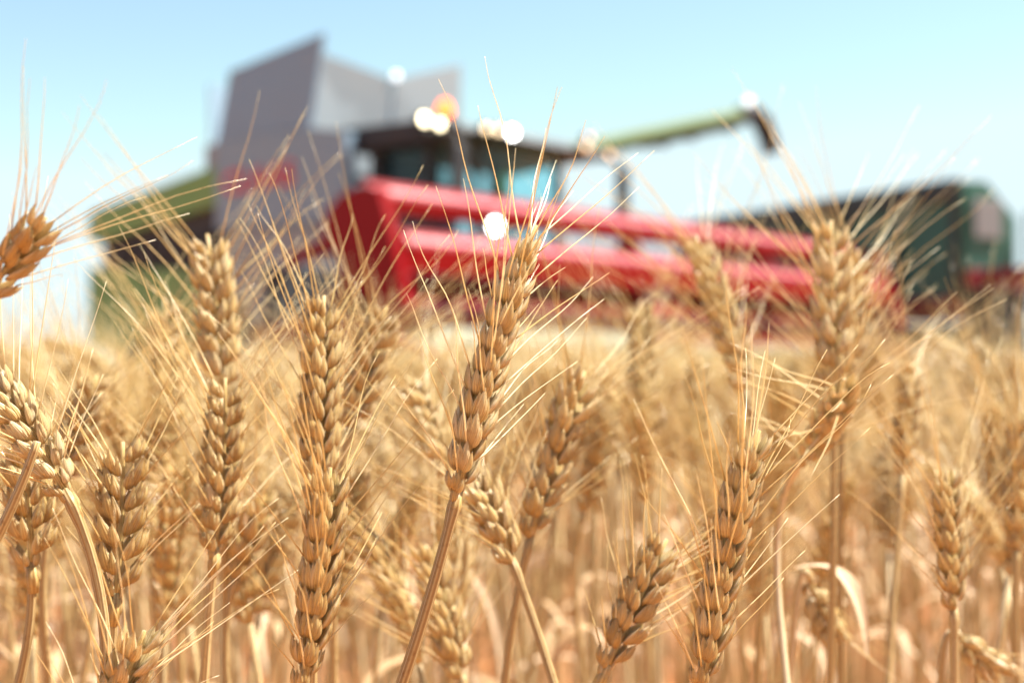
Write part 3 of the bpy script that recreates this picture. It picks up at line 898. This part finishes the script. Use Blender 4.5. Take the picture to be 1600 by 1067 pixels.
# a bare broken stem crossing the bright ear
pth = bez(at(58, 690, .43), at(36, 760, .43), at(-10, 850, .43), 10) + bez(at(-10, 850, .43), at(-60, 960, .43), Vector((-.23, .42, 0)), 12)[1:]
rt = empty("wheat_stalk", (-.23, .42, 0))
tag(rt, "bare brown snapped stem without an ear, crossing the bright tilted ear", "wheat stalk", GROUP)
g = stem_geo([p - Vector((-.23, .42, 0)) for p in pth], .0012, .0024, RNG, 10)
link_mesh("stem", g.mesh("stem", STEM), None, rt)

# --- the dense stand behind them: a dozen stalks copied
def variant(i):
    rng = random.Random(500 + i)
    h = .70
    lean = rng.uniform(0.02, .09); az = 0
    bend = (0.02, .03, .05, .035, .02, .10)[i % 6]
    L = rng.uniform(.075, .10)
    base = Vector((lean, 0, h)); tdir = Vector((lean * 4 + bend * 2, 0, 1)).normalized()
    tip = base + tdir * L + Vector((bend * .4, 0, -bend * .35))
    path = bez(Vector((0, 0, 0)), Vector((lean * .2, 0, h * .6)), base, 14)
    spine = bez(base, base + (base - path[-2]).normalized() * L * .5, tip, 10)
    S0 = Quaternion((0, 0, 1), rng.uniform(0, 3.14)) @ EX
    ra, spk, aw = ear_parts(spine, S0, rng, 1, 1.0, .057, 2, rng.uniform(.85, 1.3), tone=rng.uniform(-.28, .2))
    for g in spk: ra.merge(g)
    bd = Geo()
    for g in aw: bd.merge(g)
    parts = [("stem", stem_geo(path, .0022, .0016, rng, 7).mesh("stem", STEM), None),
             ("ear", ra.mesh("ear", HUSK), None), ("beard", bd.mesh("beard", AWN), "ear")]
    if i % 4 != 0:
        z = rng.uniform(.44, .62); p = path[int(13 * z / h)]
        a = rng.uniform(0, 6.28)
        parts.append(("leaf", leaf_geo(p, Vector((math.cos(a), math.sin(a), rng.uniform(.3, 1.2))).normalized(), rng.uniform(.10, .2), rng.uniform(.003, .005), rng, rng.uniform(.6, 1.3)).mesh("leaf", LEAF), None))
    return parts, tip.z
VARS = [variant(i) for i in range(12)]
SHARED = "one of the many soft blurred stalks crowding the gaps between and behind the larger ears"
NIND = 262
DMIN, DMAX = .68, 1.9
placed = 0
while placed < NIND:
    d = math.sqrt(RNG.uniform(DMIN ** 2, DMAX ** 2))
    x = RNG.uniform(-1, 1) * (.37 * d + .05)
    pick = RNG.randrange(len(VARS))
    if d < 1.0 and pick % 6 == 5: pick -= RNG.randrange(1, 6)
    parts, tz = VARS[pick]
    if d < 1.0: top = RNG.uniform(.735, .805)
    elif d < 1.5: top = RNG.uniform(.74, .82)
    else: top = RNG.uniform(.72, .83)
    if d > .95 and RNG.random() < .3: top = RNG.uniform(.795, .832)
    s = top / tz
    root = empty("wheat_stalk", (x, d, 0), RNG.uniform(0, 6.283))
    root.scale = (1.0, 1.0, s)
    tag(root, SHARED, "wheat stalk", GROUP)
    ears = None
    for nm, me, par in parts:
        o = bpy.data.objects.new(nm, me)
        COL.objects.link(o)
        o.parent = ears if par == "ear" else root
        if nm == "ear": ears = o
    placed += 1

# --- the rest of the field as one mass
def lo_template(i):
    rng = random.Random(900 + i)
    h = .70; lean = rng.uniform(.01, .09); L = rng.uniform(.075, .095)
    base = Vector((lean, 0, h)); tip = base + Vector((lean * 5 + rng.choice((.02, .05, .15)), 0, 1)).normalized() * L
    path = bez(Vector((0, 0, 0)), Vector((lean * .2, 0, h * .6)), base, 4)
    spine = bez(base, (base + tip) / 2 - Vector((.004, 0, -.004)), tip, 5)
    ra, spk, aw = ear_parts(spine, Quaternion((0, 0, 1), rng.uniform(0, 3.1)) @ EX, rng, 0, 1.1, .056, 2, rng.uniform(.9, 1.3), spacing=.0050)
    st = stem_geo(path, .0024, .0018, rng, 3)
    e = Geo()
    for g in spk: e.merge(g)
    b = Geo()
    for g in aw: b.merge(g)
    out = []
    for gi, g in enumerate((e, b, st)):
        tris = []
        for f in g.f:
            for q in range(1, len(f) - 1): tris.append((f[0], f[q], f[q + 1]))
        out.append((np.array([tuple(v) for v in g.v], dtype=np.float32), np.array(tris, dtype=np.int32), np.array(g.var, dtype=np.float32)))
    return out, tip.z
TPL = [lo_template(i) for i in range(8)]
nrg = np.random.default_rng(5)
ci, si = math.cos(-CRZ), math.sin(-CRZ)
def blocked(x, y):
    lx = ci * (x - CO.x) - si * (y - CO.y); ly = si * (x - CO.x) + ci * (y - CO.y)
    if abs(lx) < 4.75 and ly < 0.75 and ly > -40: return True
    tx = (x - TO.x) * td.x + (y - TO.y) * td.y; ty = (x - TO.x) * -td.y + (y - TO.y) * td.x
    return -2.5 < tx < 7.5 and -2.4 < ty < 0.9
spots = []
def scatter(d0, d1, slope, dens, lo, hi, fan=True):
    area = slope * (d1 * d1 - d0 * d0)
    for _ in range(int(area * dens)):
        d = math.sqrt(nrg.uniform(d0 * d0, d1 * d1)); x = nrg.uniform(-1, 1) * slope * d
        if not blocked(x, d): spots.append((x, d, nrg.uniform(lo, hi)))
scatter(1.85, 4.2, .50, 175, .69, .83)
scatter(4.2, 8.0, .46, 90, .69, .825)
scatter(8.0, 16.0, .46, 26, .70, .82)
scatter(16.0, 34.0, .50, 5.5, .72, .83)
scatter(34.0, 90.0, .55, 0.6, .74, .83)
# beside the camera's fan
for _ in range(700):
    d = nrg.uniform(.3, 2.15); x = nrg.choice((-1, 1)) * nrg.uniform(.42 * d + .24, 1.6)
    spots.append((x, d, nrg.uniform(.66, .79)))
V, F, A, MI = [], [], [], []
nb = 0
for (x, y, top) in spots:
    tpl, tz = TPL[nrg.integers(len(TPL))]
    a = nrg.uniform(0, 6.283); c, s = math.cos(a), math.sin(a); kz = top / tz
    wide = 1.0 if y < 16 else (1.6 if y < 34 else 3.0)
    tone = nrg.uniform(-.2, .2)
    for mi, (v, f, va) in enumerate(tpl):
        w = np.empty_like(v)
        w[:, 0] = (v[:, 0] * c - v[:, 1] * s) * wide + x; w[:, 1] = (v[:, 0] * s + v[:, 1] * c) * wide + y; w[:, 2] = v[:, 2] * kz
        V.append(w); F.append(f + nb); A.append(np.clip(va + tone, 0, 1)); MI.append(np.full(len(f), mi, dtype=np.int32))
        nb += len(v)
V = np.concatenate(V); F = np.concatenate(F); A = np.concatenate(A); MI = np.concatenate(MI)
me = bpy.data.meshes.new("wheat_mass")
me.vertices.add(len(V)); me.vertices.foreach_set("co", V.ravel())
me.loops.add(len(F) * 3); me.loops.foreach_set("vertex_index", F.ravel())
me.polygons.add(len(F)); me.polygons.foreach_set("loop_start", np.arange(0, len(F) * 3, 3, dtype=np.int32))
for m in (HUSK, AWN, STEM): me.materials.append(m)
me.polygons.foreach_set("material_index", MI)
me.update(calc_edges=True)
at_ = me.attributes.new("var", 'FLOAT', 'POINT'); at_.data.foreach_set("value", A)
al_ = me.attributes.new("along", 'FLOAT', 'POINT'); al_.data.foreach_set("value", np.full(len(V), .5, dtype=np.float32))
smooth(me)
wf = link_mesh("wheat_field", me, None)
tag(wf, "golden ripe wheat filling the field as far as the harvester", "wheat", kind="stuff")

# straw litter on the soil
lg = Geo()
for _ in range(2600):
    d = math.sqrt(RNG.uniform(.2, 40)); x = RNG.uniform(-1, 1) * (.45 * d + .2)
    a = RNG.uniform(0, 6.28); L = RNG.uniform(.05, .22)
    p = Vector((x, d, RNG.uniform(.004, .03)))
    q = p + Vector((math.cos(a) * L, math.sin(a) * L, RNG.uniform(0, .03)))
    lg.tube([p, (p + q) / 2 + Vector((0, 0, .005)), q], [.0018] * 3, 4, RNG.random())
lo = link_mesh("straw_litter", lg.mesh("straw_litter", STEM), None)
tag(lo, "broken straw scattered over the red soil", "straw", kind="stuff")
print("verts in mass", len(V), "spots", len(spots))
